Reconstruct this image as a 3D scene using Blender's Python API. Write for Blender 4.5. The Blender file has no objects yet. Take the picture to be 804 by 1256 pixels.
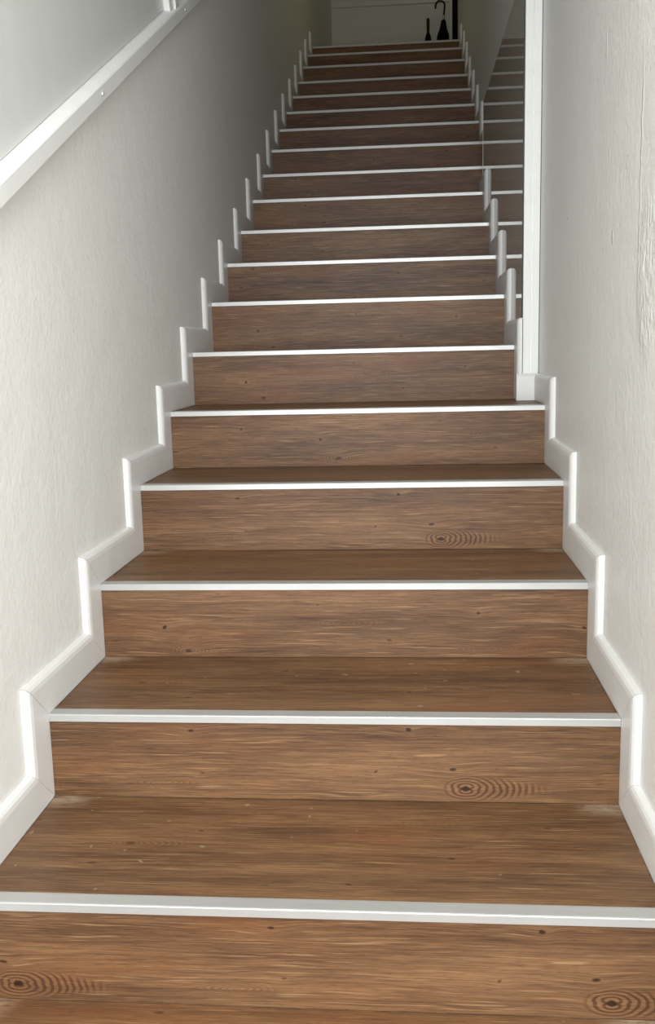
import bpy, bmesh, math, random
from mathutils import Vector, Matrix
random.seed(7)
C = bpy.context.scene.collection
SC = bpy.context.scene

# ---------------------------------------------------------------- camera
cam_d = bpy.data.cameras.new('camera'); cam = bpy.data.objects.new('camera', cam_d); C.objects.link(cam)
cam_d.sensor_fit = 'VERTICAL'; cam_d.sensor_height = 24.0; cam_d.lens = 1200.0/1256.0*24.0
cam_d.clip_start = 0.02; cam_d.clip_end = 60
def cam_axes(yaw, pit, rol):
    cy, sy, cp, sp, cr, sr = math.cos(yaw), math.sin(yaw), math.cos(pit), math.sin(pit), math.cos(rol), math.sin(rol)
    f = Vector((sy*cp, cy*cp, sp)); r = Vector((cy, -sy, 0)); u = r.cross(f)
    return cr*r+sr*u, -sr*r+cr*u, f
_r, _u, _f = cam_axes(-0.0871, -0.1670, -0.0239)
M = Matrix((_r, _u, -_f)).transposed().to_4x4(); M.translation = Vector((0.7137, -1.0709, 1.0453))
cam.matrix_world = M
SC.camera = cam

# ---------------------------------------------------------------- world, light, exposure
w = bpy.data.worlds.new('daylight'); SC.world = w; w.use_nodes = True
w.node_tree.nodes['Background'].inputs[0].default_value = (0.80, 0.88, 1.0, 1)
w.node_tree.nodes['Background'].inputs[1].default_value = 1.0
def area(name, loc, rot, sx, sy, power, col):
    l = bpy.data.lights.new(name, 'AREA'); l.shape = 'RECTANGLE'; l.size = sx; l.size_y = sy; l.energy = power; l.color = col
    o = bpy.data.objects.new(name, l); C.objects.link(o); o.location = loc; o.rotation_euler = rot; return o
area('entrance_daylight', (0.8, -2.44, 1.3), (math.radians(90), 0, 0), 2.9, 2.1, 136, (0.95, 0.975, 1.0))
area('hall_overhead_fill', (0.62, -.75, 2.56), (0, 0, 0), .7, .7, 33, (0.97, 0.98, 1.0))  # unseen overhead fill, added to lift the treads and near walls
area('upper_warm_fill', (0.55, 5.6, 4.82), (0, 0, 0), .3, .3, 3.2, (1.0, 0.88, 0.52))  # added light with no visible source, warms the upper stair walls
area('landing_warm_fill', (1.3, 8.1, 5.45), (0, 0, 0), .35, .35, 1.3, (1.0, 0.93, 0.55))  # weak yellow fill put in to tint the landing, no fitting there
SC.view_settings.view_transform = 'Standard'; SC.view_settings.look = 'None'; SC.view_settings.gamma = 1
SC.view_settings.exposure = 0.0

# ---------------------------------------------------------------- measured stair
YN = [0.3277,0.7041,1.066,1.4375,1.8034,2.139,2.4942,2.8404,3.2031,3.5574,3.9174,4.2626,4.6153,4.9745,5.3368,5.6903,6.0361,6.389,6.763]
ZN = [0.1775,0.3481,0.5208,0.6975,0.8665,1.0384,1.2141,1.3788,1.5436,1.7196,1.8909,2.0716,2.2472,2.419,2.5918,2.7651,2.9495,3.1234,3.2832]
W = 1.10          # clear width between the skirtings
XP = 1.0457       # skirting face along the glossy panel
TS = 0.016        # skirting thickness
XL, XR = -TS, W+TS
WV, WH = 0.092, 0.082
PY0, PY1, PZ = 2.075, 3.770, 2.15   # panel start, end, top
YB = 9.05
Y0 = 0.0          # the stairwell walls start here; the entrance hall is wider
YH = -2.4

# ---------------------------------------------------------------- helpers
def link_mesh(name, bm, mat, parent=None, bevel=0, smooth=False):
    bmesh.ops.recalc_face_normals(bm, faces=bm.faces[:])
    me = bpy.data.meshes.new(name); bm.to_mesh(me); bm.free()
    me.materials.append(mat)
    if smooth: me.shade_smooth()
    o = bpy.data.objects.new(name, me); C.objects.link(o)
    if parent: o.parent = parent
    if bevel:
        b = o.modifiers.new('bevel', 'BEVEL'); b.width = bevel; b.segments = 2; b.limit_method = 'ANGLE'
    return o
def add_box(bm, x0, x1, y0, y1, z0, z1):
    v = [bm.verts.new(p) for p in ((x0,y0,z0),(x1,y0,z0),(x1,y1,z0),(x0,y1,z0),(x0,y0,z1),(x1,y0,z1),(x1,y1,z1),(x0,y1,z1))]
    for f in ((3,2,1,0),(4,5,6,7),(0,1,5,4),(1,2,6,5),(2,3,7,6),(3,0,4,7)): bm.faces.new([v[i] for i in f])
def box(name, x0, x1, y0, y1, z0, z1, mat, parent=None, bevel=0):
    """box whose object origin is its low corner"""
    bm = bmesh.new(); add_box(bm, 0, x1-x0, 0, y1-y0, 0, z1-z0)
    o = link_mesh(name, bm, mat, parent, bevel); o.location = (x0, y0, z0); return o
def sweep(name, a, b, prof, mat, parent=None, bevel=0):
    """prism along x from a to b, profile in (y, z)"""
    bm = bmesh.new()
    A = [bm.verts.new((a, y, z)) for y, z in prof]; B = [bm.verts.new((b, y, z)) for y, z in prof]
    n = len(prof)
    for i in range(n): bm.faces.new((A[i], A[(i+1)%n], B[(i+1)%n], B[i]))
    bm.faces.new(A[::-1]); bm.faces.new(B)
    return link_mesh(name, bm, mat, parent, bevel)
def thing(name, label, cat, loc=(0,0,0), group=None):
    o = bpy.data.objects.new(name, None); C.objects.link(o); o.location = loc; o.empty_display_size = .1
    o['label'] = label; o['category'] = cat
    if group: o['group'] = group
    return o
def struct(o): o['kind'] = 'structure'; return o
def tube(bm, pts, rad, seg=12):
    rings = []
    for i, p in enumerate(pts):
        p = Vector(p); a = Vector(pts[max(i-1,0)]); b = Vector(pts[min(i+1,len(pts)-1)])
        t = (b-a).normalized(); s = t.cross(Vector((0,1,0)))
        if s.length < 1e-3: s = t.cross(Vector((1,0,0)))
        s.normalize(); q = t.cross(s); r = rad[i] if isinstance(rad, (list, tuple)) else rad
        rings.append([bm.verts.new(p+s*math.cos(2*math.pi*k/seg)*r+q*math.sin(2*math.pi*k/seg)*r) for k in range(seg)])
    for A, B in zip(rings, rings[1:]):
        for k in range(seg): bm.faces.new((A[k], A[(k+1)%seg], B[(k+1)%seg], B[k]))
    bm.faces.new(rings[0][::-1]); bm.faces.new(rings[-1])

# ---------------------------------------------------------------- materials
class NT:
    def __init__(s, name):
        s.m = bpy.data.materials.new(name); s.m.use_nodes = True; s.t = s.m.node_tree; s.n = s.t.nodes
        s.b = s.n['Principled BSDF']
    def lk(s, a, b): s.t.links.new(a, b)
    def put(s, sock, v):
        if isinstance(v, bpy.types.NodeSocket): s.lk(v, sock)
        elif v is not None: sock.default_value = v
    def math(s, op, a, b=None, c=None, clamp=False):
        n = s.n.new('ShaderNodeMath'); n.operation = op; n.use_clamp = clamp
        s.put(n.inputs[0], a); s.put(n.inputs[1], b); s.put(n.inputs[2], c); return n.outputs[0]
    def add(s, a, b): return s.math('ADD', a, b)
    def sub(s, a, b): return s.math('SUBTRACT', a, b)
    def mul(s, a, b): return s.math('MULTIPLY', a, b)
    def gauss(s, r2): return s.math('EXPONENT', s.mul(r2, -1.0))
    def xyz(s, x, y, z=0.0):
        n = s.n.new('ShaderNodeCombineXYZ'); s.put(n.inputs[0], x); s.put(n.inputs[1], y); s.put(n.inputs[2], z); return n.outputs[0]
    def noise(s, vec, scale, detail=2, rough=.5, dim='3D'):
        n = s.n.new('ShaderNodeTexNoise'); n.noise_dimensions = dim; s.lk(vec, n.inputs['Vector'])
        n.inputs['Scale'].default_value = scale; n.inputs['Detail'].default_value = detail; n.inputs['Roughness'].default_value = rough
        return n.outputs[0]
    def ss(s, v, a, b, lo=0.0, hi=1.0):
        n = s.n.new('ShaderNodeMapRange'); n.interpolation_type = 'SMOOTHSTEP'; s.put(n.inputs[0], v)
        for i, q in enumerate((a, b, lo, hi)): n.inputs[i+1].default_value = q
        return n.outputs[0]
    def mix(s, f, a, b, mode='MIX'):
        n = s.n.new('ShaderNodeMix'); n.data_type = 'RGBA'; n.blend_type = mode
        s.put(n.inputs[0], f)
        for i, v in ((6, a), (7, b)):
            if isinstance(v, tuple): v = (*v, 1) if len(v) == 3 else v
            s.put(n.inputs[i], v)
        return n.outputs[2]
    def ramp(s, f, stops):
        n = s.n.new('ShaderNodeValToRGB'); e = n.color_ramp.elements
        while len(e) < len(stops): e.new(.5)
        for q, (p, c) in zip(e, stops): q.position = p; q.color = (*c, 1)
        s.lk(f, n.inputs[0]); return n.outputs[0]
    def bump(s, h, dist, strength=1.0):
        n = s.n.new('ShaderNodeBump'); n.inputs['Distance'].default_value = dist; n.inputs['Strength'].default_value = strength
        s.lk(h, n.inputs['Height']); s.lk(n.outputs[0], s.b.inputs['Normal'])
    def objco(s):
        n = s.n.new('ShaderNodeTexCoord'); return n.outputs['Object']
    def sep(s, v):
        n = s.n.new('ShaderNodeSeparateXYZ'); s.lk(v, n.inputs[0]); return n.outputs
    def attr(s, a):
        n = s.n.new('ShaderNodeAttribute'); n.attribute_type = 'OBJECT'; n.attribute_name = a; return n.outputs['Fac']

def srgb(r, g, b):
    f = lambda c: (c/255/12.92 if c/255 <= .04045 else ((c/255+.055)/1.055)**2.4)
    return (f(r), f(g), f(b))

def make_wood():
    t = NT('oak_print_vinyl')
    x, y, z = t.sep(t.objco())
    U = t.add(x, t.attr('grain_u')); V = t.add(t.add(y, z), t.attr('grain_v'))
    seed = t.attr('grain_seed')
    wob = t.sub(t.noise(t.xyz(t.mul(U, 5.0), t.mul(V, 14.0), seed), 1.0, 2), .5)
    Vw = t.add(V, t.mul(wob, .010))
    fine_w = t.sub(t.noise(t.xyz(t.mul(U, 22.0), t.mul(V, 60.0), seed), 1.0, 2), .5)
    def local(u0, v0):
        du = t.math('WRAP', t.sub(U, u0), .475, -.475); return du, t.sub(Vw, v0)
    dark = None; light = None; bend = None; ring = None
    def acc(a, b, op='ADD'): return b if a is None else t.math(op, a, b)
    # (u, v, half length, half height, strength)
    small = [(-.025,.066,.012,.005,.9), (-.11,.143,.008,.006,1.0), (.42,.140,.010,.004,.9), (-.17,.060,.006,.003,.7),
             (.44,.05,.007,.003,.6), (.20,.415,.014,.007,.75), (.145,.470,.009,.006,1.0), (.66,.440,.012,.004,.7),
             (.86,.505,.008,.005,.8), (.50,.522,.007,.003,.7),
             (.05,1.07,.010,.004,.8), (.22,1.16,.012,.005,.8), (.55,1.12,.014,.005,.7), (.72,1.24,.009,.004,.8), (.40,1.27,.012,.004,.6), (.86,1.06,.012,.004,.7),
             (.12,1.55,.010,.004,.8), (.33,1.63,.009,.004,.7), (.62,1.51,.014,.005,.6), (.80,1.68,.009,.005,.8)]
    for u0, v0, a, b, s in small:
        du, dv = local(u0, v0)
        du = t.add(du, t.mul(fine_w, .018)); 
        r2 = t.add(t.math('POWER', t.math('ABSOLUTE', t.mul(du, 1.4/a)), 2.0), t.math('POWER', t.math('ABSOLUTE', t.mul(t.add(dv, t.mul(fine_w, .007)), 1.2/b)), 2.0))
        dark = acc(dark, t.mul(t.ss(r2, 1.0, .15), s))
        light = acc(light, t.mul(t.gauss(t.mul(r2, .10)), s*.18))
        bend = acc(bend, t.mul(t.gauss(t.mul(r2, .045)), .9*b))
    # soft oval figures and strong arched figures drawn by elliptic rings round a knot
    #  u, v, reach left, reach right, half height, squash, ring pitch, strength, core
    ovals = [(0.0,.027,.045,.160,.030,2.3,.0125,1.0,1), (.36,.030,.060,.070,.014,5.0,.012,.5,0), (.20,.415,.050,.060,.020,2.6,.009,.6,0),
             (.88,.420,.070,.070,.016,5.0,.012,.4,0), (.56,.480,.08,.09,.022,4.2,.013,.45,0), (.60,1.19,.05,.12,.022,3.6,.012,.55,1), (.18,1.28,.06,.07,.018,4.6,.013,.4,0),
             (.50,1.60,.05,.11,.020,3.8,.012,.5,1), (.90,1.57,.06,.07,.016,4.6,.013,.4,0)]
    ringmask = None
    for u0, v0, al, ar, h, k, pitch, s, core in ovals:
        du, dv = local(u0, v0)
        pos = t.math('GREATER_THAN', du, 0.0)
        reach = t.add(al, t.mul(pos, ar-al))
        eu = t.math('DIVIDE', du, reach)
        m2 = t.add(t.mul(eu, eu), t.mul(t.math('POWER', t.math('ABSOLUTE', t.mul(dv, 1/h)), 2.0), t.add(1.0, t.mul(t.math('MAXIMUM', eu, 0.0), 1.6))))
        m = t.mul(t.ss(m2, 1.25, .35), s)
        lobe = t.sub(t.math('ABSOLUTE', t.add(dv, t.mul(fine_w, .003))),   .14*h*(1 if s == 1.0 else 0)); kdv = t.mul(lobe, k)
        rr = t.math('SQRT', t.add(t.mul(du, du), t.mul(kdv, kdv)))
        rr = t.add(rr, t.add(t.mul(fine_w, .010), t.mul(wob, .030)))
        wv = t.math('SINE', t.mul(rr, 2*math.pi/pitch))
        line = t.mul(t.ss(wv, -.4, .7), m)
        ring = acc(ring, line); ringmask = acc(ringmask, m)
        light = acc(light, t.mul(m, .28))
        bend = acc(bend, t.mul(t.gauss(t.mul(m2, .8)), .006*s))
        if core:
            c2 = t.add(t.math('POWER', t.math('ABSOLUTE', t.mul(du, 1/.010)), 2.0), t.math('POWER', t.math('ABSOLUTE', t.mul(dv, 1/.0052)), 2.0))
            dark = acc(dark, t.mul(t.ss(c2, 1.3, .3), s))
    F = t.add(Vw, bend)
    broad = t.noise(t.xyz(t.mul(U, 1.9), t.mul(F, 17.0), seed), 1.0, 3, .55)
    tint = t.noise(t.xyz(t.mul(U, 2.3), t.mul(F, 9.0), t.add(seed, 7.0)), 1.0, 2, .5)
    band = t.noise(t.xyz(t.mul(U, 2.4), t.mul(F, 150.0), seed), 1.0, 4, .75)
    fine = t.noise(t.xyz(t.mul(U, 14.0), t.mul(F, 480.0), seed), 1.0, 2, .6)
    pores = t.noise(t.xyz(t.mul(U, 45.0), t.mul(F, 850.0), t.add(seed, 3.0)), 1.0, 1, .5)
    calm = t.math('SUBTRACT', 1.0, t.mul(ringmask, .75), clamp=True)
    val = t.add(t.mul(broad, .60), t.mul(t.mul(t.sub(band, .5), .46), calm))
    val = t.add(val, t.mul(t.sub(fine, .5), .55))
    val = t.add(val, .195)
    col = t.ramp(val, [(.20, srgb(70,49,36)), (.38, srgb(104,77,57)), (.52, srgb(132,101,76)), (.66, srgb(156,122,93)), (.85, srgb(186,152,120))])
    col = t.mix(t.ss(tint, .52, .72, 0, .42), col, srgb(148,99,66), 'MIX')
    col = t.mix(t.ss(tint, .46, .30, 0, .32), col, srgb(128,104,84), 'MIX')
    col = t.mix(t.math('MULTIPLY', light, .6, clamp=True), col, srgb(188,146,110))
    col = t.mix(t.math('MULTIPLY', ring, .78, clamp=True), col, srgb(82,50,33))
    col = t.mix(t.ss(pores, .60, .70, 0, .50), col, srgb(72,46,33))
    pale = t.noise(t.xyz(t.mul(U, 9.0), t.mul(F, 330.0), t.add(seed, 21.0)), 1.0, 1, .5)
    col = t.mix(t.ss(pale, .62, .74, 0, .40), col, srgb(206,174,140))
    long = t.noise(t.xyz(t.mul(U, 2.6), t.mul(F, 190.0), t.add(seed, 11.0)), 1.0, 1, .5)
    col = t.mix(t.ss(long, .68, .78, 0, .35), col, srgb(66,42,30))
    col = t.mix(t.math('MULTIPLY', dark, .95, clamp=True), col, srgb(44,27,19))
    # plaster dust left in the back corners (amount set per panel)
    dz = t.attr('dust'); 
    cx = t.math('MINIMUM', t.math('ABSOLUTE', x), t.math('ABSOLUTE', t.sub(x, W)))
    cm = t.mul(t.ss(cx, .10, .03), t.ss(t.sub(t.attr('depth'), y), .06, .01))
    dn = t.noise(t.xyz(t.mul(x, 40.0), t.mul(y, 160.0), seed), 1.0, 4, .7)
    dm = t.mul(t.mul(cm, dz), t.ss(dn, .30, .55))
    speck = t.mul(t.ss(t.noise(t.xyz(t.mul(x, 55.0), t.mul(y, 55.0), t.add(seed, 2.0)), 1.0, 0), .83, .86), dz)
    col = t.mix(t.math('MAXIMUM', t.mul(dm, .8), t.mul(speck, .5)), col, srgb(196,184,172))
    col = t.mix(1.0, col, (.64,.575,.455), 'MULTIPLY')
    t.lk(col, t.b.inputs['Base Color'])
    t.put(t.b.inputs['Roughness'], t.ss(fine, .2, .8, .52, .40))
    t.b.inputs['Specular IOR Level'].default_value = .35
    t.bump(t.add(t.mul(fine, .6), t.add(t.mul(pores, -.35), band)), .0005, .5)
    return t.m

def make_plaster(name, col, amp, spots=False, rough=.6):
    t = NT(name); o = t.objco(); x, y, z = t.sep(o)
    n1 = t.noise(o, 70, 3, .55); n2 = t.noise(o, 9, 3, .5); n3 = t.noise(o, 260, 2, .6)
    h = t.add(t.add(n1, t.mul(n3, .35)), t.mul(n2, 1.1))
    trowel = t.noise(t.xyz(t.mul(x, 20.0), t.mul(y, 30.0), t.mul(z, 17.0)), 1.0, 4, .62)
    h = t.add(h, t.mul(trowel, .9))
    c = t.mix(t.ss(n2, .3, .7, 0, .35), col, tuple(v*.93 for v in col))
    # faint scuffs
    sc = t.noise(t.xyz(0.0, t.mul(y, 26.0), t.mul(z, 9.0)), 1.0, 2, .5)
    c = t.mix(t.ss(sc, .74, .80, 0, .25), c, tuple(v*.72 for v in col))
    if spots:
        def ell(y0, z0, a, b):
            e = t.add(t.math('POWER', t.math('ABSOLUTE', t.mul(t.sub(y, y0), 1/a)), 2.0), t.math('POWER', t.math('ABSOLUTE', t.mul(t.sub(z, z0), 1/b)), 2.0)); return t.ss(e, 1.2, .2)
        ry = t.add(y, t.mul(t.sub(t.noise(t.xyz(0.0, 0.0, t.mul(z, 30.0)), 1.0, 2), .5), .03))
        e = t.add(t.math('POWER', t.math('ABSOLUTE', t.mul(t.sub(ry, .742-Y0), 1/.006)), 2.0), t.math('POWER', t.math('ABSOLUTE', t.mul(t.sub(z, 1.33+.3), 1/.20)), 2.0))
        ridge = t.ss(e, 1.1, .3)
        rough_patch = t.mul(ell(.66-Y0, 1.15+.3, .09, .16), t.noise(t.xyz(0.0, t.mul(y, 60.0), t.mul(z, 40.0)), 1.0, 3))
        h = t.add(h, t.add(t.mul(ridge, 2.5), t.mul(rough_patch, 4.0)))
        h = t.add(h, t.mul(t.add(t.add(ell(.974-Y0, 1.248+.3, .008, .014), ell(1.077-Y0, 1.626+.3, .006, .03)), ell(1.55-Y0, 1.36+.3, .01, .01)), 2.5))
    t.lk(c, t.b.inputs['Base Color']); t.b.inputs['Roughness'].default_value = rough
    t.bump(h, amp, 1.0); return t.m

def simple(name, col, rough=.4, metal=0.0, spec=.5, grain=0.0, emis=None):
    t = NT(name); o = t.objco()
    n = t.noise(o, 14, 3)
    c = t.mix(t.ss(n, .3, .7, 0, .5), tuple(col), tuple(v*.93 for v in col))
    t.lk(c, t.b.inputs['Base Color']); t.b.inputs['Roughness'].default_value = rough
    t.b.inputs['Metallic'].default_value = metal; t.b.inputs['Specular IOR Level'].default_value = spec
    if grain:
        x, y, z = t.sep(o)
        g = t.noise(t.xyz(t.mul(x, 3.0), t.mul(y, 1400.0), t.mul(z, 1400.0)), 1.0, 1)
        t.bump(g, grain, .6)
    return t.m

wood = make_wood()
plaster = make_plaster('painted_plaster', (.82,.82,.78), .0013)
plaster_r = make_plaster('painted_plaster_with_filler', (.81,.81,.775), .0019, spots=True, rough=.42)
white_pvc = simple('white_skirting_vinyl', (.76,.76,.735), .38)
alu = simple('brushed_silver_edging', (.52,.525,.505), .40, .55, .5, .0002)
frame_m = simple('white_coated_aluminium', (.84,.85,.82), .33)
opal = simple('smooth_off_white_board', (.66,.67,.64), .32)
glossy = simple('dark_glossy_glass', (.36,.35,.31), .02, 0, .5)
glossy.node_tree.nodes['Principled BSDF'].inputs['IOR'].default_value = 1.5
black = simple('black_cloth', (.004,.004,.006), .8, 0, .1)
black_gl = simple('black_plastic', (.01,.01,.01), .25)
black_door = simple('black_door_paint', (.003,.003,.003), .6, 0, .1)
chrome = simple('polished_collar', (.8,.8,.78), .15, 1.0)
ceil_m = make_plaster('ceiling_paint', (.70,.69,.64), .0006)
screw_m = simple('bright_screw_metal', (.85,.85,.83), .25, .6)
sub_m = simple('stair_core', (.35,.33,.30), .8)
joint_m = simple('shadow_joint', (.10,.10,.09), .8)

# ---------------------------------------------------------------- the setting
def slab_yz(name, x0, x1, prof, mat):
    """prism along x; profile given in world (y,z); origin moved to (x0, Y0, -0.3)"""
    o = sweep(name, 0, x1-x0, [(y-Y0, z+.3) for y, z in prof], mat); o.location = (x0, Y0, -.3); return struct(o)
slab_yz('wall_left', XL-.12, XL, [(Y0,-.3),(YB+.1,-.3),(YB+.1,6.2),(Y0,6.2)], plaster)
slab_yz('wall_right', XR, XR+.12, [(Y0,-.3),(7.31,-.3),(7.31,6.2),(Y0,6.2)], plaster_r)
back = box('wall_back', XL-.12, 1.129, YB, YB+.1, 3.0, 6.2, plaster); struct(back)
bk = box('lower_board', 0.14, 0.14+1.0, YB-YB, .02, 0, 1, plaster)   # rebuilt below
bpy.data.objects.remove(bk)
b2 = box('wainscot_board', XL, 1.116, YB-.022, YB, 3.283, 4.268, plaster, None, .006); b2.parent = back; b2.location = Vector((XL, YB-.022, 3.283)) - back.location
b3 = box('ledge', XL, 1.116, YB-.030, YB, 4.268, 4.284, frame_m, None, .004); b3.parent = back; b3.location = Vector((XL, YB-.030, 4.268)) - back.location
struct(box('wall_landing_side', 2.1, 2.2, 7.31, YB+.1, 3.0, 6.2, plaster))
struct(box('wall_landing_front', XR+.12, 2.2, 7.21, 7.31, 3.0, 6.2, plaster))
# front wall behind the viewer with the entrance opening
fw = bmesh.new(); add_box(fw, -1.4, -.70, YH-.1, YH, -.1, 2.6); add_box(fw, 2.30, 2.5, YH-.1, YH, -.1, 2.6); add_box(fw, -.70, 2.30, YH-.1, YH, 2.4, 2.6)
struct(box('wall_hall_left', -1.4, -1.3, YH, 0.0, -.1, 2.6, plaster))
struct(box('wall_hall_right', 2.4, 2.5, YH, 0.0, -.1, 2.6, plaster))
struct(box('wall_hall_inner_left', -1.4, XL-.12, 0.0, .1, -.1, 2.6, plaster))
struct(box('wall_hall_inner_right', XR+.12, 2.5, 0.0, .1, -.1, 2.6, plaster))
struct(box('ceiling_hall', -1.4, 2.5, YH-.1, 0.02, 2.6, 2.75, ceil_m))
struct(link_mesh('wall_front', fw, plaster))
slab_yz('ceiling', XL-.12, 2.2, [(0.02,2.6),(1.0,2.6),(6.9,5.5),(YB+.1,5.5),(YB+.1,5.65),(6.85,5.65),(.95,2.75),(0.02,2.75)], ceil_m)
fl = box('floor', XL, XR, YH, YN[0], -.10, ZN[0]-.1729, wood); struct(fl)
fl['grain_u'] = .3; fl['grain_v'] = 1.0-2.3; struct(box('floor_hall_left', -1.4, XL, YH, 0.0, -.1, .0046, wood)); struct(box('floor_hall_right', XR, 2.5, YH, 0.0, -.1, .0046, wood)); fl['grain_seed'] = 31.0; fl['dust'] = 1.0; fl['depth'] = YN[0]-YH
# dark door and its casing beyond the landing
dr = box('door_1', 1.145, 1.95, YB-.01, YB+.04, 3.283, 5.35, black_door, None, .002); struct(dr)
for i, (a, b, c, d) in enumerate(((1.116,1.145,3.283,5.38),(1.95,1.98,3.283,5.38),(1.145,1.95,5.35,5.38))):
    struct(box('trim_%d' % (i+1), a, b, YB-.03, YB+.05, c, d, frame_m, None, .002))
struct(box('wall_back_side', 1.98, 2.2, YB, YB+.1, 3.0, 6.2, plaster))
struct(box('wall_back_head', 1.129, 1.98, YB+.0, YB+.1, 5.38, 6.2, plaster))
struct(box('landing_floor', XL, 2.1, YN[18]+.34, YB, 3.18, ZN[18], wood))
o = bpy.data.objects['landing_floor']; o.name = 'floor_landing'; o['grain_u'] = .1; o['grain_v'] = 1.; o['grain_seed'] = 4.; o['dust'] = 0.; o['depth'] = 0.

# ---------------------------------------------------------------- staircase
st = thing('staircase', 'straight brown wood-look staircase with silver edged steps climbing between white walls', 'staircase', (0,0,0))
#           u of the arched knot / v window per riser
riser_uv = {1:(-1.016,0.0), 2:(-.812,0.0), 3:(0.0,.400), 4:(-.789,0.0), 5:(-.30,.392), 6:(-.98,.398), 7:(-.02,.402), 8:(-.45,1.05), 9:(-.2,.40), 10:(-.35,0.0)}
tread_uv = {0:(0,1.0)}
CORE0 = .02
for n in range(1, 20):
    y, z = YN[n-1], ZN[n-1]; zb = (ZN[n-2] if n > 1 else ZN[0]-.1729)
    x1 = XP if 6 <= n <= 10 else W
    # riser: wood-look sheet 3 mm thick
    r = box('riser', 0.0, x1, y+.001, y+.014, zb, z-.0145, wood, st)
    u, v = riser_uv.get(n, (random.random(), random.choice((0.0,.4,1.05,1.45))))
    r['grain_u'] = float(u); r['grain_v'] = float(v); r['grain_seed'] = float(n*3.17 if n not in (1,2,4) else 3.17+n*.06); r['dust'] = 0.0; r['depth'] = 0.0
    # tread
    yn = YN[n] if n < 19 else y+.35
    t_ = box('tread', 0.0, W, y+.018, yn+.002, z-.012, z-.0012, wood, st)
    t_['grain_u'] = float(random.random()); t_['grain_v'] = 1.0 if n % 2 else 1.42; t_['grain_seed'] = float(50+n*2.3); t_['dust'] = 1.0 if n < 4 else 0.0; t_['depth'] = float(yn-y-.018)
    # angled metal edging: top leg 29 mm, front leg 14 mm
    prof = [(y-.0025,z-.0145),(y+.0005,z-.0145),(y+.0008,z-.0022),(y+.029,z-.0022),(y+.0295,z-.0003),(y+.0275,z+.0002),
            (y+.0205,z+.0002),(y+.020,z+.0001),(y+.0125,z+.0001),(y+.012,z+.0002),(y+.006,z+.0002),(y+.0055,z+.0004),(y+.0008,z+.0004),(y-.0014,z-.0003),(y-.0025,z-.0016)]
    sweep('nosing', 0.0006, x1-.0006, prof, alu, st)
# concealed core so that no light leaks under the sheets
prof = [(YN[0]+.016, -.1)]
for n in range(19):
    prof += [(YN[n]+.016, ZN[n]-.014)]
    prof += [((YN[n+1] if n < 18 else YN[18]+.36)+.016, ZN[n]-.014)]
prof += [(YN[18]+.376, 2.9), (YN[0]+.5, -.1)]
sweep('stair_core', 0.0, W, prof, sub_m, st)

# ---------------------------------------------------------------- stepped skirting
PF = [(0,0),(WV*.0+.60,0),(.80,0),(.90,-.0015),(.965,-.005),(.995,-.010),(1.0,-TS)]   # (fraction of width, offset towards wall)
def skirt_piece(parent, xface, side, A, B, oa, ob, closed_a=False, closed_b=False):
    """A,B inner line ends (y,z); oa,ob outer ends; side=-1 when the wall is on the low-x side"""
    bm = bmesh.new(); ra = []; rb = []
    mid = ((A[0]+B[0]+oa[0]+ob[0])/4, (A[1]+B[1]+oa[1]+ob[1])/4)
    def sh(p): # leave a hairline mitre joint
        return p
    for s, d in PF + [(0.0, -TS)]:
        X = xface + (d if side < 0 else -d)
        ra.append(bm.verts.new((X, A[0]+(oa[0]-A[0])*s, A[1]+(oa[1]-A[1])*s)))
        rb.append(bm.verts.new((X, B[0]+(ob[0]-B[0])*s, B[1]+(ob[1]-B[1])*s)))
    n = len(ra)
    for i in range(n): bm.faces.new((ra[i], ra[(i+1)%n], rb[(i+1)%n], rb[i]))
    bm.faces.new(ra[::-1]); bm.faces.new(rb)
    o = link_mesh('skirting_piece', bm, white_pvc, parent)
    return o
def stepped(parent, xface, side, n0, n1, ystart, yend, skip_first_h=False):
    """skirting round steps n0..n1; starts at ystart on the tread below n0 and ends at yend above n1"""
    g = .0006
    zl = ZN[n0-2] if n0 > 1 else ZN[0]-.1729
    prev_i, prev_o = (ystart, zl), (ystart, zl+WH)
    for n in range(n0, n1+1):
        y, z = YN[n-1], ZN[n-1]; zb = ZN[n-2] if n > 1 else ZN[0]-.1729
        ci, co = (y, zb), (max(y-WV, ystart), zb+WH)
        if co[0] > prev_o[0]+.002: skirt_piece(parent, xface, side, prev_i, (ci[0]-g, ci[1]), prev_o, (co[0]-g, co[1]))
        else: skirt_piece(parent, xface, side, (ystart, zb), (ci[0], ci[1]), (ystart, zb+WH*.999), (co[0]+.0005, co[1]))
        vi, vo = (y, z), (co[0], z+WH)
        skirt_piece(parent, xface, side, (ci[0], ci[1]+g), (vi[0], vi[1]-g), (co[0], co[1]+g), (vo[0], vo[1]-g))
        prev_i, prev_o = (vi[0]+g, vi[1]), (vo[0]+g, vo[1])
    skirt_piece(parent, xface, side, prev_i, (yend, ZN[n1-1]), prev_o, (yend, ZN[n1-1]+WH))
def root(name):
    o = bpy.data.objects.new(name, None); C.objects.link(o); o['kind'] = 'structure'; return o
bl = root('baseboard_left'); br = root('baseboard_right')
stepped(bl, 0.0, -1, 1, 19, Y0+.01, YB-.03)
stepped(br, W, 1, 1, 5, Y0+.01, PY0-.014)
stepped(br, XP, 1, 6, 10, PY0-.016, PY1)
stepped(br, W, 1, 11, 19, PY1, 7.31)
# short piece facing the viewer where the panel steps out, with rounded top
z = ZN[4]
sp = [(PY0-.017,z-.001),(PY0,z-.001),(PY0,z+WH),(PY0-.006,z+WH),(PY0-.011,z+WH-.003),(PY0-.0155,z+WH-.009),(PY0-.017,z+WH-.017)]
sweep('skirting_piece', XP-.0004, W+.004, sp, white_pvc, br)

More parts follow.
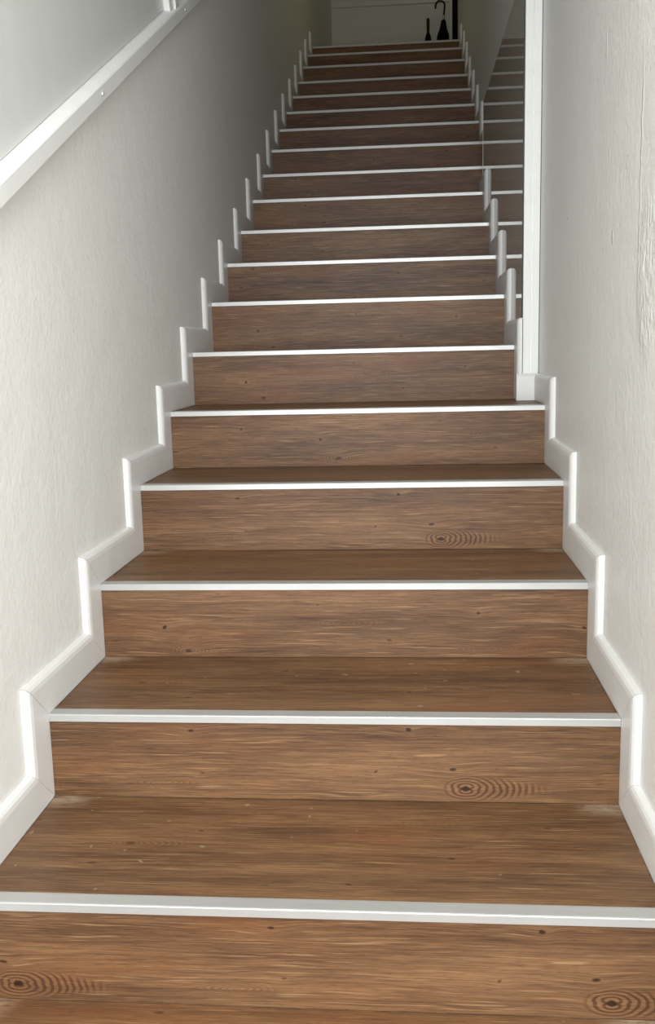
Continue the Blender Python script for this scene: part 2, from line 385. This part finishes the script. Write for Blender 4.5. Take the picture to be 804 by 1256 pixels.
# ---------------------------------------------------------------- glossy panel on the right
gp = thing('glazed_panel', 'tall dark glossy glass panel with white end profile standing out from right wall, mirroring steps', 'glass panel', (XP, PY0, ZN[4]))
def child_box(name, x0, x1, y0, y1, z0, z1, mat, parent, bevel=0):
    o = box(name, x0, x1, y0, y1, z0, z1, mat, parent, bevel); o.location = Vector((x0,y0,z0)) - parent.location; return o
XG = XP+.0165
def stepped_slab(name, x0, x1, y0, y1, top, mat):
    pr = [(y0, ZN[4]+.0008)]
    for k in range(5, 10):
        pr += [(YN[k]-.004, ZN[k-1]+.0008), (YN[k]-.004, ZN[k]+.0008)]
    pr += [(y1, ZN[9]+.0008), (y1, top), (y0, top)]
    o = sweep(name, x0-XP, x1-XP, [(y-PY0, z-ZN[4]) for y, z in pr], mat, gp); return o
stepped_slab('pane', XG, XG+.008, PY0+.02, PY1, PZ-.004, glossy)
stepped_slab('backing', XG+.0085, XR-.003, PY0+.032, PY1-.001, PZ-.006, white_pvc)
child_box('edge_trim', XG-.001, XG+.0085, PY1+.0002, PY1+.003, ZN[9]+.002, PZ, frame_m, gp)
# white end profile: two flat lands with a groove between, dark strips as gap shade either side
zt = PZ+.35
child_box('side_joint', XG, XG+.0035, PY0+.002, PY0+.019, ZN[4]+.01, zt-.002, joint_m, gp)
child_box('end_profile', XG+.003, 1.0900, PY0, PY0+.03, ZN[4]+.01, zt, frame_m, gp, .0012)
child_box('end_profile', 1.0912, XR-.002, PY0+.001, PY0+.03, ZN[4]+.01, zt, frame_m, gp, .0012)
child_box('joint_strip', 1.0895, 1.0917, PY0+.0025, PY0+.03, ZN[4]+.01, zt-.002, screw_m, gp)
child_box('wall_joint', XR-.0025, XR, PY0+.002, PY0+.03, ZN[4]+.01, zt-.002, joint_m, gp)

# ---------------------------------------------------------------- sloping rail and board on the left wall
SL = .505
def zr(y): return 1.291 + (y-.62)*SL          # underside line of the rail at its face
dirv = Vector((0, 1, SL)).normalized(); nrm = Vector((0, -SL, 1)).normalized()
P0 = Vector((0, .62, 1.291))
rl = thing('stair_rail_panel', 'off-white board above a sloping white screwed rail on the left wall', 'wall panel', (XL, .62, 1.291))
def along(name, s0, s1, prof, mat):
    """prism along the slope; prof = (x, height normal to slope)"""
    bm = bmesh.new(); A = []; B = []
    for x, h in prof:
        A.append(bm.verts.new(P0+dirv*s0+nrm*h+Vector((x,0,0))-rl.location)); B.append(bm.verts.new(P0+dirv*s1+nrm*h+Vector((x,0,0))-rl.location))
    n = len(prof)
    for i in range(n): bm.faces.new((A[i], A[(i+1)%n], B[(i+1)%n], B[i]))
    bm.faces.new(A[::-1]); bm.faces.new(B)
    return link_mesh(name, bm, mat, rl)
SM = (2.10-.62)/dirv.y       # where the mullion crosses
along('rail', -.69, 7.0, [(XL,0),(.013,0),(.015,.002),(.015,.034),(.013,.037),(-.003,.047),(-.0115,.048),(XL,.048)], frame_m)
along('board', -.69, SM-.02, [(XL,.05),(-.012,.05),(-.012,1.2),(XL,1.2)], opal)
along('board', SM+.02, 7.0, [(XL,.05),(-.012,.05),(-.012,1.2),(XL,1.2)], opal)
along('mullion', SM-.062, SM-.006, [(XL,.045),(.004,.037),(.006,.05),(.006,1.2),(XL,1.2)], frame_m)
along('mullion', SM-.004, SM+.045, [(XL,.045),(.010,.037),(.013,.05),(.013,1.2),(XL,1.2)], frame_m)
for (y_, z_) in ((1.261,1.636),(2.201,2.104),(2.404,2.203),(.2,0),(3.3,0)):
    yy = y_
    bm = bmesh.new(); c = P0+dirv*((yy-.62)/dirv.y)+nrm*.018-rl.location
    bmesh.ops.create_cone(bm, cap_ends=True, segments=12, radius1=.0055, radius2=.004, depth=.003, matrix=Matrix.Translation(c+Vector((.0165,0,0))) @ Matrix.Rotation(math.pi/2, 4, 'Y'))
    link_mesh('screw', bm, screw_m, rl)

# ---------------------------------------------------------------- umbrellas on the landing
def umbrella(loc, label, hook):
    t = thing('umbrella', label, 'umbrella', loc)
    # folded canopy: lobed, widest low down, tapering to the ferrule; the handle end is up
    bm = bmesh.new(); seg = 32; rings = []
    H0, H1 = (.10, .80) if hook else (.10, .69)
    prof = ([(0,.006),(.05,.014),(.18,.038),(.38,.048),(.62,.052),(.80,.050),(.86,.036),(.94,.024),(.985,.020),(1.0,.009)] if hook
            else [(0,.006),(.06,.016),(.25,.032),(.5,.034),(.80,.031),(.93,.024),(1.0,.012)])
    lean = .06
    for f, r in prof:
        z = H0+(H1-H0)*f
        rings.append([bm.verts.new((lean*(z)*(.6 if hook else 0)-lean*.5*(1 if hook else 0) + math.cos(a)*r*(1+.22*math.cos(8*a+f*3)), math.sin(a)*r*(1+.22*math.cos(8*a+f*3)), z)) for a in [2*math.pi*k/seg for k in range(seg)]])
    for A, B in zip(rings, rings[1:]):
        for k in range(seg): bm.faces.new((A[k], A[(k+1)%seg], B[(k+1)%seg], B[k]))
    bm.faces.new(rings[0][::-1]); bm.faces.new(rings[-1])
    link_mesh('canopy', bm, black, t, smooth=True)
    off = lambda z: (lean*z*.6-lean*.5) if hook else 0.0
    bm = bmesh.new(); tube(bm, [(off(0),0,0),(off(.06),0,.06),(off(.14),0,.14)], [.003,.005,.005]); link_mesh('ferrule', bm, black_gl, t, smooth=True)
    if hook:
        bm = bmesh.new(); tube(bm, [(off(.79),0,.79),(off(.82),0,.82),(off(.845),0,.845)], [.010,.012,.010]); link_mesh('collar', bm, chrome, t, smooth=True)
        bm = bmesh.new(); x0 = off(.84); R = .043
        pts = [(x0,0,.84),(x0+.006,0,.88),(x0+.010,0,.925)]
        cx, cz = x0+.010-R, .925
        for k in range(1, 13):
            a = math.pi*1.02*k/12; pts.append((cx+R*math.cos(a), 0, cz+R*math.sin(a)*1.05))
        pts.append((cx-R-.002, 0, cz-.022))
        tube(bm, pts, [.009]*(len(pts)-1)+[.0085], 12); link_mesh('handle', bm, black_gl, t, smooth=True)
        bm = bmesh.new(); tube(bm, [(off(.6)-.0,-.040,.60),(off(.62),-.042,.615)], [.004,.004]); link_mesh('strap', bm, black, t)
    else:
        bm = bmesh.new(); tube(bm, [(0,0,.66),(0,0,.69),(0,0,.74),(0,0,.80),(0,0,.818),(0,0,.822)], [.010,.0125,.0145,.0155,.013,.006], 16); link_mesh('handle', bm, black_gl, t, smooth=True)
    return t
umbrella((1.060, 8.93, 3.283), 'long black crook-handled umbrella with a bright collar standing on the upper landing', True)
umbrella((0.912, 8.93, 3.283), 'shorter black folded umbrella with straight handle, left of the crook-handled one', False)
